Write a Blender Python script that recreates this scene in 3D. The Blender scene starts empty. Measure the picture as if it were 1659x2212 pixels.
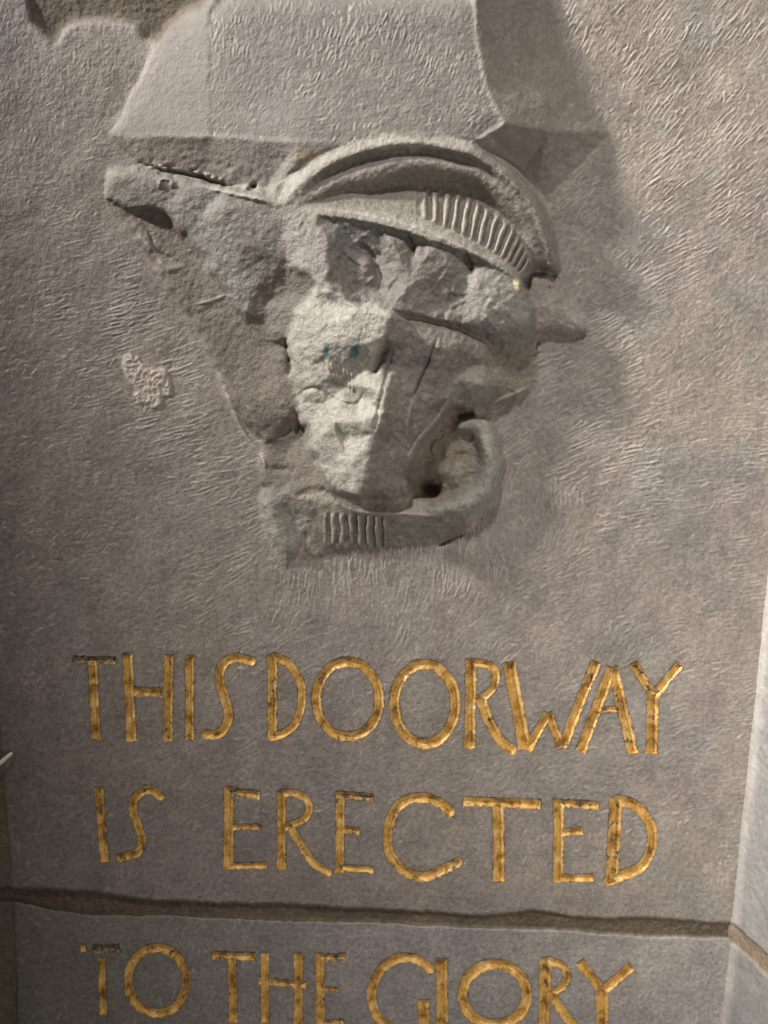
import bpy, math, random
import numpy as np
from mathutils import Matrix, Vector
from mathutils.geometry import delaunay_2d_cdt

# ------------------------------------------------------------------ camera, light, exposure
sc = bpy.context.scene
PX = 0.0004                      # one tracing unit on the stone, in metres
F = 1660.0                       # focal length in tracing units
PITCH, ROLL = math.radians(7.9), math.radians(2.0)
DIST = F * PX
C0 = np.array([0.0, -DIST * math.cos(PITCH), DIST * math.sin(PITCH)])
fwd = np.array([0.0, math.cos(PITCH), -math.sin(PITCH)])
u0 = np.array([0.0, math.sin(PITCH), math.cos(PITCH)])
r0 = np.array([1.0, 0.0, 0.0])
R_ = math.cos(ROLL) * r0 + math.sin(ROLL) * u0
U_ = -math.sin(ROLL) * r0 + math.cos(ROLL) * u0
cd = bpy.data.cameras.new('camera'); cam = bpy.data.objects.new('camera', cd)
sc.collection.objects.link(cam); sc.camera = cam
cam.matrix_world = Matrix(((R_[0], U_[0], -fwd[0], C0[0]), (R_[1], U_[1], -fwd[1], C0[1]),
                           (R_[2], U_[2], -fwd[2], C0[2]), (0, 0, 0, 1)))
cd.sensor_fit = 'VERTICAL'; cd.sensor_height = 36.0; cd.lens = 36.0 * F / 2212.0
cd.clip_start = 0.01; cd.clip_end = 50.0
cd.dof.use_dof = True; cd.dof.focus_distance = DIST - 0.012; cd.dof.aperture_fstop = 6.0

w = bpy.data.worlds.new('World'); sc.world = w; w.use_nodes = True
bg = w.node_tree.nodes['Background']
bg.inputs[0].default_value = (1.0, 0.85, 0.70, 1); bg.inputs[1].default_value = 0.09

def lamp(name, loc, target, size, power, col):
    d = bpy.data.lights.new(name, 'AREA'); d.shape = 'DISK'; d.size = size; d.energy = power; d.color = col
    o = bpy.data.objects.new(name, d); sc.collection.objects.link(o); o.location = loc
    o.rotation_euler = (Vector(target) - Vector(loc)).to_track_quat('-Z', 'Y').to_euler()
def spot(name, loc, target, size, power, col, angle):
    d = bpy.data.lights.new(name, 'SPOT'); d.shadow_soft_size = size; d.energy = power; d.color = col
    d.spot_size = math.radians(angle); d.spot_blend = 1.0
    o = bpy.data.objects.new(name, d); sc.collection.objects.link(o); o.location = loc
    o.rotation_euler = (Vector(target) - Vector(loc)).to_track_quat('-Z', 'Y').to_euler()
spot('overhead_lamp', (-0.80, -1.85, 2.80), (0.85, 0, -0.05), 0.11, 395.0, (1.0, 0.945, 0.89), 44)
spot('side_lamp', (-6.20, -1.90, 4.25), (0.88, 0, 0.10), 0.32, 6300.0, (1.0, 0.94, 0.88), 13)
lamp('fill_lamp', (0.45, -0.80, -0.30), (0.30, 0, -0.30), 0.30, 2.5, (1.0, 0.94, 0.89))  # added fill that brightens the lower right, not a fixture of the doorway
sc.view_settings.view_transform = 'Standard'; sc.view_settings.look = 'None'
sc.view_settings.exposure = 0.0; sc.view_settings.gamma = 1.0

# ------------------------------------------------------------------ helpers
rng = np.random.default_rng(11); random.seed(11)
col = sc.collection

def at(x, y, h):
    """tracing position (x right, y down) and height above the wall -> metres"""
    x = np.asarray(x, float); y = np.asarray(y, float); h = np.asarray(h, float)
    rx = (x - 829.5) / F; ry = -(y - 1106.0) / F
    D = [fwd[i] + rx * R_[i] + ry * U_[i] for i in range(3)]
    t = (-h * PX - C0[1]) / D[1]
    return np.stack([C0[i] + t * D[i] for i in range(3)], -1)

def vnoise(X, Y, scale, seed, angle=0.0, stretch=1.0):
    if angle or stretch != 1.0:
        c, s = math.cos(angle), math.sin(angle)
        X, Y = (X * c + Y * s) / stretch, -X * s + Y * c
    u = X / scale + 1000.37; v = Y / scale + 1000.71
    iu = np.floor(u).astype(np.int64); iv = np.floor(v).astype(np.int64)
    fu = u - iu; fv = v - iv
    fu = fu * fu * (3 - 2 * fu); fv = fv * fv * (3 - 2 * fv)
    T = np.random.default_rng(seed).random((512, 512)).astype(np.float64) * 2 - 1
    a = T[iu & 511, iv & 511]; b = T[(iu + 1) & 511, iv & 511]
    c = T[iu & 511, (iv + 1) & 511]; d = T[(iu + 1) & 511, (iv + 1) & 511]
    return (a * (1 - fu) + b * fu) * (1 - fv) + (c * (1 - fu) + d * fu) * fv

def fbm(X, Y, scale, octs, seed, gain=0.5):
    r = 0; a = 1.0; n = 0
    for k in range(octs):
        r = r + a * vnoise(X, Y, scale, seed + k); n += a; a *= gain; scale *= 0.5
    return r / n

def blur(A, s):
    if s <= 0: return A
    k = np.arange(-int(3 * s + 1), int(3 * s + 1) + 1); g = np.exp(-k * k / (2 * s * s)); g /= g.sum()
    n = len(k) // 2
    P = np.pad(A, ((n, n), (0, 0)), 'edge'); B = sum(g[i] * P[i:i + A.shape[0]] for i in range(len(k)))
    P = np.pad(B, ((0, 0), (n, n)), 'edge'); return sum(g[i] * P[:, i:i + A.shape[1]] for i in range(len(k)))

def ss(a, b, x):
    t = np.clip((x - a) / (b - a), 0, 1); return t * t * (3 - 2 * t)

def catmull(P, n):
    P = [np.array(p, float) for p in P]; Q = [2 * P[0] - P[1]] + P + [2 * P[-1] - P[-2]]; out = []
    for i in range(1, len(Q) - 2):
        for k in range(n):
            t = k / n
            out.append(0.5 * (2 * Q[i] + (Q[i + 1] - Q[i - 1]) * t + (2 * Q[i - 1] - 5 * Q[i] + 4 * Q[i + 1] - Q[i + 2]) * t * t
                              + (3 * Q[i] - Q[i - 1] - 3 * Q[i + 1] + Q[i + 2]) * t ** 3))
    out.append(P[-1]); return out

# ------------------------------------------------------------------ the sculpted surface: one height field, later cut into stones and parts
STEP = 2.0
def margins(lo, hi):
    f = list(np.arange(lo, hi + .1, STEP)); a = f[0]; s = STEP; L = []
    while a > lo - 380: s = min(s * 1.12, 22); a -= s; L.append(a)
    b = f[-1]; s = STEP; Rr = []
    while b < hi + 380: s = min(s * 1.12, 22); b += s; Rr.append(b)
    return np.array(L[::-1] + f + Rr)
gx = margins(-10, 1670); gy = margins(-10, 2222)
X, Y = np.meshgrid(gx, gy)                       # shape (ny, nx)
H = np.zeros_like(X); ID = np.zeros(X.shape, np.int32)
TINT = np.zeros(X.shape + (3,)); WEAR = np.zeros_like(X)

def sub(x0, x1, y0, y1):
    return slice(np.searchsorted(gy, y0), np.searchsorted(gy, y1) + 1), slice(np.searchsorted(gx, x0), np.searchsorted(gx, x1) + 1)

def inpoly(P, x, y):
    r = np.zeros(x.shape, bool); n = len(P)
    for i in range(n):
        xa, ya = P[i][:2]; xb, yb = P[(i + 1) % n][:2]
        if ya == yb: continue
        r ^= ((ya > y) != (yb > y)) & (x < (xb - xa) * (y - ya) / (yb - ya) + xa)
    return r

def tri_raster(A, B, C, vals, out, mask):
    """vals: per-vertex tuples -> writes interpolated values in out (list of arrays)"""
    x0, x1 = min(A[0], B[0], C[0]), max(A[0], B[0], C[0]); y0, y1 = min(A[1], B[1], C[1]), max(A[1], B[1], C[1])
    s = sub(x0 - 1, x1 + 1, y0 - 1, y1 + 1); x = X[s]; y = Y[s]
    den = (B[1] - C[1]) * (A[0] - C[0]) + (C[0] - B[0]) * (A[1] - C[1])
    if abs(den) < 1e-6 or x.size == 0: return
    a = ((B[1] - C[1]) * (x - C[0]) + (C[0] - B[0]) * (y - C[1])) / den
    b = ((C[1] - A[1]) * (x - C[0]) + (A[0] - C[0]) * (y - C[1])) / den
    c = 1 - a - b; m = (a >= -1e-4) & (b >= -1e-4) & (c >= -1e-4)
    for k, o in enumerate(out):
        v = a * vals[0][k] + b * vals[1][k] + c * vals[2][k]
        o[s][m] = v[m]
    mask[s][m] = True

def Rc(p):                                        # relief tracing coordinates -> sheet coordinates
    return (192 + 0.6944 * p[0], 246.9 + 0.6944 * p[1]) + tuple(p[2:])

def wobble(x, y, amp, sc_, seed):
    return x + amp * vnoise(x, y, sc_, seed), y + amp * vnoise(x, y, sc_, seed + 9)

def facets(pid, outline, inner=(), conv=Rc, mode='set'):
    O = [conv(p) for p in outline]; I = [conv(p) for p in inner]; V = O + I; n = len(O)
    vo, _, fo, ov, _, _ = delaunay_2d_cdt([Vector(p[:2]) for p in V], [], [list(range(n))], 1, 1e-4)
    hs = []
    for k, v in enumerate(vo):
        src = ov[k]
        if src: hs.append(V[src[0]][2])
        else:
            d = [math.hypot(v.x - p[0], v.y - p[1]) for p in V]; hs.append(V[d.index(min(d))][2])
    m = np.zeros(X.shape, bool); T = np.zeros_like(X)
    for f in fo:
        for k in range(1, len(f) - 1):
            a, b, c = f[0], f[k], f[k + 1]
            tri_raster(vo[a], vo[b], vo[c], ((hs[a],), (hs[b],), (hs[c],)), [T], m)
    if mode == 'max': m &= (T > H)
    H[m] = T[m]; ID[m] = pid
    return m

def fill_gaps(hull, lo, hi, n):
    for _ in range(n):
        gap = hull & ((ID < lo) | (ID >= hi))
        if not gap.any(): break
        for ax_, d_ in ((0, 1), (0, -1), (1, 1), (1, -1)):
            nb_ = np.roll(ID, d_, ax_); nh_ = np.roll(H, d_, ax_); m = gap & (nb_ >= lo) & (nb_ < hi)
            ID[m] = nb_[m]; H[m] = nh_[m]; gap = gap & ~m

def paint(poly, colr, feather=3.0, amount=1.0, conv=Rc, seed=5):
    P = [conv(p) for p in poly]; xs = [p[0] for p in P]; ys = [p[1] for p in P]; f = feather * 6 + 10
    s = sub(min(xs) - f, max(xs) + f, min(ys) - f, max(ys) + f)
    wx, wy = wobble(X[s], Y[s], 4.0 + feather, 22, seed); wx, wy = wobble(wx, wy, 2.5, 7, seed + 3)
    m = blur(inpoly(P, wx, wy).astype(float), feather / STEP) * amount
    TINT[s] = TINT[s] * (1 - m[..., None]) + np.array(colr) * m[..., None]

def line_field(path, s):
    """distance and parameter of nearest point of a polyline in sub window s"""
    x = X[s]; y = Y[s]; D = np.full(x.shape, 1e9); T = np.zeros_like(x); n = len(path) - 1
    for i in range(n):
        ax, ay = path[i][:2]; bx, by = path[i + 1][:2]; L = (bx - ax) ** 2 + (by - ay) ** 2 + 1e-9
        t = np.clip(((x - ax) * (bx - ax) + (y - ay) * (by - ay)) / L, 0, 1)
        d = np.hypot(x - ax - t * (bx - ax), y - ay - t * (by - ay)); m = d < D
        D[m] = d[m]; T[m] = (i + t[m]) / n
    return D, T

def crease(pts, width, amp, conv=Rc, n=5, wear=0.0, taper=True):
    P = catmull([conv(p) for p in pts], n); xs = [p[0] for p in P]; ys = [p[1] for p in P]; f = width * 3 + 4
    s = sub(min(xs) - f, max(xs) + f, min(ys) - f, max(ys) + f); D, T = line_field(P, s)
    D = D + 1.2 * vnoise(X[s], Y[s], 9, 77)
    g = np.exp(-(D / width) ** 2) * (np.clip(np.minimum(T, 1 - T) * 5, 0, 1) if taper else 1)
    H[s] += amp * g; WEAR[s] = np.maximum(WEAR[s], wear * g)

# albedos
BROWN = (0.232, 0.204, 0.180); WARM = (0.175, 0.15, 0.126); PALE = (0.365, 0.353, 0.31); GREY = (0.28, 0.273, 0.247)
PINK = (0.26, 0.238, 0.217); MORTAR = (0.125, 0.097, 0.068); DARK = (0.13, 0.105, 0.085)
TINT[:] = BROWN
n1 = fbm(X, Y, 260, 3, 1); n2 = fbm(X, Y, 90, 3, 20)
TINT *= (1 + 0.10 * n1 + 0.07 * n2)[..., None]
TINT *= 1 + np.stack([0.03 * n2, 0 * n2, -0.05 * n1], -1)
blot = ss(0.12, 0.45, fbm(X, Y, 120, 4, 55))[..., None]; TINT = TINT * (1 - 0.3 * blot) + np.array((0.21, 0.212, 0.20)) * 0.3 * blot
mot = fbm(X, Y, 46, 4, 57); drip = vnoise(X, Y, 16, 58, math.pi / 2, 7.0)
TINT *= (1 + .20 * mot + .06 * drip)[..., None]
# the block is dirtier towards its lower left corner
dirt = ss(900, 1750, Y - 0.55 * X + 120 * n1)[..., None] * 0.42
TINT = TINT * (1 - dirt) + np.array((0.155, 0.138, 0.125)) * dirt

side_shade = ss(420, 20, X + 60 * n1)[..., None] * .5  # left wall darkened in the tint to stand in for light falloff
TINT = TINT * (1 - side_shade) + np.array((0.115, 0.102, 0.088)) * side_shade
TINT *= 1 + .22 * (ss(1985, 2005, Y + 0 * X) * ss(300, 900, X))[..., None]  # lower stone paler; its ramp to the right paints in brighter light
TINT *= 1 - .16 * ss(95, 10, X + 25 * n2)[..., None]  # falloff of light at the left edge put into the colour
TINT *= 1 + .22 * (ss(1000, 1650, X + 80 * n1) * ss(1000, 2000, Y))[..., None]  # lower right tinted brighter in place of stronger light there
# ---- undulation of the hand-dressed face
H += 4.0 * fbm(X, Y, 240, 2, 31) + 1.6 * fbm(X, Y, 60, 2, 35)

# ---- raised base above the carving
def idc(p): return tuple(p)
PB_F, PB_R, PB_L, PB_U, PB_V = 30, 31, 32, 34, 35
facets(PB_F, [(470, -70, 54), (1018, -70, 84), (1027, 30, 84), (1033, 101, 85), (1050, 186, 89), (1089, 267, 97), (1035, 303, 97), (640, 305, 95), (452, 293, 62), (452, 26, 54)], [(700, 150, 78), (760, 240, 88)], idc)
facets(PB_R, [(1027, 30, 84), (1018, -70, 84), (1180, -70, 3), (1201, 45, 3), (1216, 111, 3), (1251, 186, 3), (1312, 287, 3), (1185, 283, 55), (1089, 267, 97), (1050, 186, 89), (1033, 101, 85)], (), idc)
facets(PB_L, [(452, 26, 54), (452, 293, 62), (345, 294, 34), (238, 291, 4), (275, 235, 4), (312, 185, 5), (338, 120, 6), (342, 75, 8), (385, -70, 8), (470, -70, 54)], (), idc)
pm = ID == PB_L
for pid, cc in ((PB_F, (0.165, 0.155, 0.141)), (PB_R, (0.175, 0.156, 0.134)), (PB_L, (0.15, 0.136, 0.12)), (PB_U, (0.165, 0.142, 0.12)), (PB_V, (0.16, 0.138, 0.116))):  # flank tints lowered in place of shade the lamps leave out
    m = blur((ID == pid).astype(float), 4)[..., None]; TINT = TINT * (1 - 0.8 * m) + np.array(cc) * 0.8 * m * (1 + 0.1 * n2)[..., None]
facets(PB_U, [(238, 291, 4), (345, 295, 33), (452, 294, 61), (640, 306, 94), (740, 306, 95), (730, 330, 92), (640, 380, 84), (600, 410, 66), (560, 425, 46), (450, 380, 22), (300, 354, 2)], (), idc)
facets(PB_V, [(1035, 303, 94), (1089, 268, 96), (1185, 284, 54), (1312, 288, 3), (1262, 345, 1), (1185, 428, 0), (1120, 380, 10), (1060, 330, 50)], (), idc)
# rounded top edge of the base runs out into the wall
fill_gaps(inpoly([(385, -58), (1185, -58), (1200, 44), (1310, 286), (1190, 420), (1060, 340), (560, 415), (310, 350), (245, 290), (342, 75), (385, 30)], X, Y), 30, 36, 4)
# ---- top joint, left joint, bed joint
yj_top = -12 + 6 * fbm(X, Y, 60, 3, 61)
chip = np.interp(gx, [-400, 60, 72, 100, 122, 135, 160, 200, 270, 302, 315, 345, 360, 400, 430, 460], [-5, -5, 45, 75, 92, 62, 46, 42, 44, 58, 84, 86, 58, 24, 12, -12])
Yt = np.where((X > 60) & (X < 460), chip[None, :], yj_top) + 3.5 * fbm(X, Y, 26, 3, 63)
top_m = (Y < Yt) & ((ID < 30) | (ID == PB_L))
jt = np.interp(gx, [-400, 30, 172, 273, 397, 461, 546, 823, 930, 965, 985, 1033, 1150, 1300, 1418, 1508, 1573, 1586, 2000],
               [1900, 1921, 1925, 1940, 1949, 1953, 1954, 1962, 1970, 1974, 1976, 1978, 1968, 1985, 1985, 1990, 1994, 1996, 2010])[None, :] + 5.5 * fbm(X, Y, 70, 5, 65)
jb = np.interp(gx, [-400, 30, 120, 198, 397, 595, 823, 983, 1090, 1224, 1305, 1412, 1563, 2000],
               [1935, 1952, 1972, 1980, 1984, 1994, 1999, 2006, 2012, 2014, 2022, 2026, 2032, 2050])[None, :] + 4.5 * fbm(X, Y, 80, 5, 67) - 6
bed = (Y > jt) & (Y < jb)
xl = np.interp(gy, [-400, 700, 1300, 1925, 1960, 2300], [-60, -45, -18, 26, 30, 42])[:, None] + 3 * fbm(X, Y, 50, 3, 69)
left_j = (X < xl) & (X > xl - 42)
left_b = X <= xl - 42
ID[(Y >= jb)] = 1
ID[left_b & (Y < jt)] = 3; ID[left_b & (Y >= jb)] = 4
ID[(Y < -58)] = 5
m_mort = bed | left_j | (top_m & (Y > -58))
ID[m_mort] = 2
depth_j = np.where(bed, np.interp(X, [0, 500, 1400, 1700], [24, 15, 8, 4]), np.where(left_j, 5, 12))
edge_r = blur(((ID == 0) | (ID == 1)).astype(float), 2.2)
solid = (ID < 2) | (ID > 9)
H[m_mort] -= depth_j[m_mort] + (1.6 * fbm(X, Y, 12, 3, 71))[m_mort]
H[(ID == 2) & top_m] = (-12 + 2.5 * fbm(X, Y, 22, 3, 72))[(ID == 2) & top_m]
TINT[m_mort] = np.array(MORTAR) * (1 + 0.25 * fbm(X, Y, 30, 4, 73))[m_mort][:, None]
TINT[top_m] = np.array((0.14, 0.118, 0.094)) * (1 + 0.2 * n2)[top_m][:, None]
TINT[left_j] = np.array((0.125, 0.105, 0.08)) * (1 + 0.2 * n2)[left_j][:, None]
lb = ID == 1; TINT[lb] = TINT[lb] * np.array((0.93, 0.97, 1.02))
# scalloped break under the top joint is painted paler, as if catching the light
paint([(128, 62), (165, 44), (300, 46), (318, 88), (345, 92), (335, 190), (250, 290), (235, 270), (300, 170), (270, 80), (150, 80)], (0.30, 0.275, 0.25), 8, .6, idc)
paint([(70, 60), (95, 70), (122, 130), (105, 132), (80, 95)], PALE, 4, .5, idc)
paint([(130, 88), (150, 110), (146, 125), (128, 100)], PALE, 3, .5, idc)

sb = sub(-400, 2100, 1860, 2090); H[sb] = blur(H[sb], 1.0); TINT[sb] = np.stack([blur(TINT[sb][..., c_], 1.2) for c_ in range(3)], -1)
sb = sub(-100, 480, -60, 130); H[sb] = blur(H[sb], 2.0); TINT[sb] = np.stack([blur(TINT[sb][..., c_], 4.0) for c_ in range(3)], -1)
# ---- carved relief -------------------------------------------------
P_LOW, P_POINT, P_FACET, P_HOLLOW, P_CROWN, P_FACE, P_SIDE, P_BUMP, P_BACK, P_NUB = 10, 11, 12, 13, 14, 15, 16, 17, 18, 19
P_MOULD, P_RIBS, P_RIDGE, P_RING, P_INSIDE, P_SCROLL, P_CURL, P_LEDGE = 20, 21, 22, 23, 24, 25, 26, 27
Hwall = H.copy()
facets(P_LOW, [(85, 275, 14), (130, 345, 17), (190, 440, 19), (260, 545, 20), (330, 650, 20), (400, 770, 20), (450, 760, 20), (520, 700, 24), (507, 662, 20), (470, 620, 18), (410, 530, 17), (350, 440, 16), (290, 370, 15), (230, 302, 14), (140, 290, 12)], [(250, 420, 14), (330, 520, 17), (400, 640, 19)])
facets(P_LOW, [(350, 600, 15), (420, 600, 18), (505, 662, 22), (560, 720, 26), (612, 700, 34), (618, 800, 42), (645, 870, 42), (642, 930, 36), (620, 975, 22), (590, 1000, 18), (548, 1030, 18), (500, 970, 19), (430, 885, 19), (392, 765, 19), (340, 665, 19)],
       [(560, 900, 30), (520, 800, 22), (600, 850, 38), (460, 750, 17), (450, 650, 18), (600, 940, 32)])
facets(P_LOW, [(530, 1095, 10), (540, 1020, 12), (600, 1000, 12), (660, 985, 12), (690, 1010, 20), (700, 1060, 28), (725, 1130, 34), (780, 1180, 45), (700, 1200, 40), (640, 1190, 35), (560, 1165, 18), (532, 1150, 9)], [(600, 1090, 16), (640, 1130, 22), (620, 1060, 8)])
facets(P_POINT, [(58, 215, 30), (63, 190, 36), (80, 176, 40), (150, 170, 46), (300, 200, 56), (420, 232, 70), (590, 268, 84), (615, 300, 88), (610, 450, 76), (560, 490, 60), (510, 545, 48), (492, 610, 48), (507, 662, 30), (470, 620, 38), (410, 530, 44), (350, 440, 46), (290, 370, 46), (230, 302, 42), (140, 299, 32), (80, 282, 26), (60, 255, 24)],
       [(430, 290, 80), (520, 400, 80), (400, 420, 52), (300, 260, 60), (340, 330, 52), (450, 500, 46), (150, 230, 47), (470, 430, 62)])
facets(P_BACK, [(1240, 705, 46), (1310, 718, 42), (1375, 680, 34), (1392, 760, 12), (1388, 840, 6), (1330, 890, 5), (1265, 905, 10), (1200, 930, 14), (1190, 900, 25), (1250, 880, 30), (1265, 850, 35), (1240, 790, 40)], [(1300, 780, 24), (1280, 860, 24), (1330, 820, 14)])
facets(P_NUB, [(1375, 500, 24), (1470, 505, 14), (1482, 560, 18), (1500, 600, 21), (1540, 640, 17), (1545, 672, 13), (1500, 690, 11), (1420, 680, 14), (1378, 690, 16)], [(1450, 630, 27), (1500, 650, 22)])
facets(P_INSIDE, [(1055, 985, 14), (1130, 915, 9), (1200, 935, 8), (1235, 985, 8), (1240, 1060, 9), (1225, 1130, 10), (1160, 1185, 6), (1090, 1215, 2), (1000, 1210, 3), (995, 1100, 11), (1010, 1060, 14)],
       [(1130, 1040, 15), (1120, 1115, 13), (1150, 980, 13), (1060, 1160, -24), (1040, 1100, 3), (1100, 1165, -16), (1085, 1050, 8), (1190, 1080, 10)])
facets(P_LEDGE, [(640, 1190, 24), (700, 1160, 27), (780, 1180, 30), (840, 1192, 28), (960, 1195, 25), (1020, 1190, 17), (1090, 1200, 12), (1130, 1252, 35), (1000, 1242, 42), (850, 1236, 40), (760, 1206, 35)], [(900, 1212, 27), (1000, 1215, 22)])
facets(P_HOLLOW, [(560, 490, 62), (610, 452, 72), (690, 505, 88), (692, 570, 78), (640, 620, 62), (614, 700, 50), (560, 722, 28), (505, 662, 28), (490, 610, 40), (507, 548, 46)], [(560, 580, 38), (600, 560, 46), (540, 640, 32), (610, 500, 60), (650, 560, 60)])
facets(P_SIDE, [(945, 615, 122), (1000, 622, 96), (1140, 655, 76), (1240, 705, 58), (1240, 760, 62), (1225, 800, 56), (1130, 900, 56), (1060, 985, 58), (1012, 1060, 58), (990, 1110, 60), (1006, 1170, 58), (960, 1195, 64), (840, 1190, 92), (872, 1090, 108), (885, 1000, 115), (925, 920, 120), (930, 845, 122), (905, 800, 104), (890, 760, 106), (930, 690, 122)],
       [(1000, 700, 93), (1060, 720, 103), (1020, 860, 84), (975, 900, 100), (980, 960, 94), (1100, 800, 84), (1150, 740, 90), (950, 1080, 82), (920, 1140, 86), (1040, 920, 80), (1180, 790, 62), (960, 780, 88), (930, 1020, 90), (985, 1060, 74), (1120, 870, 72)])
facets(P_FACE, [(690, 570, 92), (742, 525, 114), (760, 548, 118), (830, 592, 123), (945, 615, 130), (930, 690, 128), (890, 760, 112), (905, 800, 106), (885, 835, 112), (930, 845, 125), (925, 920, 122), (885, 1000, 115), (872, 1090, 108), (840, 1190, 96), (780, 1180, 74), (720, 1130, 58), (692, 1040, 58), (690, 960, 60), (645, 870, 48), (625, 800, 52), (618, 700, 60), (640, 620, 74)],
       [(720, 650, 104), (820, 640, 124), (740, 720, 106), (850, 715, 124), (760, 790, 88), (800, 845, 74), (835, 885, 82), (850, 845, 110), (700, 850, 76), (780, 905, 96), (760, 960, 98), (820, 960, 116), (760, 1080, 92), (820, 1090, 106), (900, 860, 126), (660, 760, 70), (735, 905, 72), (725, 1000, 88), (865, 790, 92), (790, 595, 112), (795, 1010, 90), (780, 1140, 84)])
facets(P_FACET, [(600, 290, 88), (700, 305, 98), (745, 375, 107), (742, 525, 114), (690, 505, 104), (640, 482, 90), (610, 452, 78)], [(670, 400, 100)])
facets(P_CROWN, [(700, 305, 98), (900, 340, 90), (1060, 390, 84), (1170, 425, 78), (1290, 480, 76), (1350, 515, 68), (1385, 600, 56), (1375, 680, 46), (1310, 718, 48), (1240, 705, 60), (1140, 655, 86), (1000, 622, 104), (945, 613, 116), (880, 594, 106), (830, 592, 112), (760, 548, 112), (742, 525, 112), (745, 375, 103)],
       [(800, 430, 80), (860, 470, 92), (900, 545, 82), (905, 440, 74), (960, 430, 100), (1010, 410, 78), (1000, 520, 100), (1100, 480, 94), (1180, 480, 74), (1175, 430, 76), (1230, 560, 90), (1300, 600, 88), (1340, 660, 72), (1200, 640, 92), (1080, 580, 84), (780, 350, 88), (830, 540, 88), (1210, 520, 88), (1150, 590, 78), (1290, 680, 72), (1060, 440, 96)])
facets(P_BUMP, [(1130, 900, 58), (1140, 835, 72), (1200, 785, 66), (1240, 790, 56), (1266, 850, 38), (1250, 882, 34), (1180, 907, 42)], [(1190, 835, 82), (1225, 840, 72)])

# arched mouldings: a loft of nine rails
ST = [[(582, 285), (600, 280), (610, 283), (615, 285), (620, 286), (630, 290), (650, 297), (660, 306)],
      [(618, 190), (665, 215), (690, 240), (698, 255), (700, 262), (705, 272), (712, 287), (712, 314)],
      [(700, 130), (740, 165), (755, 180), (780, 205), (800, 225), (810, 237), (815, 290), (812, 327)],
      [(800, 88), (830, 125), (835, 140), (865, 178), (890, 205), (900, 232), (905, 300), (902, 344)],
      [(930, 62), (950, 98), (952, 116), (968, 150), (980, 178), (985, 215), (985, 318), (975, 364)],
      [(1060, 65), (1065, 100), (1062, 118), (1060, 148), (1060, 174), (1055, 222), (1055, 335), (1050, 390)],
      [(1200, 82), (1180, 125), (1172, 142), (1160, 168), (1150, 188), (1140, 226), (1125, 365), (1118, 414)],
      [(1280, 118), (1238, 150), (1222, 168), (1222, 185), (1218, 207), (1212, 250), (1185, 395), (1175, 434)],
      [(1352, 192), (1318, 212), (1303, 228), (1300, 245), (1292, 265), (1280, 302), (1240, 425), (1228, 460)],
      [(1413, 288), (1385, 290), (1370, 300), (1358, 314), (1345, 332), (1335, 352), (1290, 455), (1282, 486)],
      [(1450, 395), (1425, 385), (1408, 390), (1390, 396), (1378, 403), (1365, 413), (1325, 482), (1322, 508)],
      [(1466, 503), (1448, 490), (1430, 488), (1412, 480), (1395, 478), (1380, 482), (1352, 508), (1348, 524)]]
HT = [[88, 90, 90, 90, 90, 90, 92, 96],
      [74, 94, 86, 90, 88, 82, 88, 101], [84, 98, 80, 89, 84, 72, 84, 104], [92, 102, 80, 92, 87, 64, 82, 106], [94, 104, 80, 92, 86, 58, 82, 106],
      [94, 104, 80, 92, 86, 54, 80, 104], [84, 100, 78, 88, 83, 54, 78, 100], [50, 96, 78, 86, 80, 52, 78, 97], [40, 92, 74, 82, 76, 52, 76, 92],
      [30, 84, 68, 74, 68, 48, 72, 86], [24, 72, 58, 60, 56, 44, 64, 80], [14, 40, 34, 34, 34, 34, 54, 68]]
NS = 6
rows = [catmull([Rc(ST[i][j]) + (HT[i][j],) for i in range(12)], NS) for j in range(8)]
Lh = np.zeros_like(X); Ls = np.zeros_like(X); Lt = np.zeros_like(X); Lm = np.zeros(X.shape, bool)
for j in range(7):
    for i in range(len(rows[0]) - 1):
        a, b, c, d = rows[j][i], rows[j][i + 1], rows[j + 1][i + 1], rows[j + 1][i]
        V = [(a[2], i / NS, j), (b[2], (i + 1) / NS, j), (c[2], (i + 1) / NS, j + 1), (d[2], i / NS, j + 1)]
        tri_raster(a, b, c, (V[0], V[1], V[2]), [Lh, Ls, Lt], Lm); tri_raster(a, c, d, (V[0], V[2], V[3]), [Lh, Ls, Lt], Lm)
rib_t = Lt - 5
rp = np.interp(Ls, [4.4, 11], [0, 15.0])
tri = np.abs(((rp + 0.12 * vnoise(X, Y, 20, 91)) % 1.0) * 2 - 1)
rib = np.where(Lm & (Ls > 4.4) & (rib_t > 0.12) & (rib_t < 0.97), ss(0.25, 0.85, tri) - 0.5, 0) * ss(0.1, 0.3, rib_t) * ss(1.0, 0.85, rib_t)
RIB = rib * 11 * ss(4.3, 5.2, Ls)
H[Lm] = Lh[Lm]; ID[Lm] = np.where(Lt < 3.9, P_MOULD, np.where(Lt < 6.05, P_RIBS, P_RIDGE))[Lm]

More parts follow.
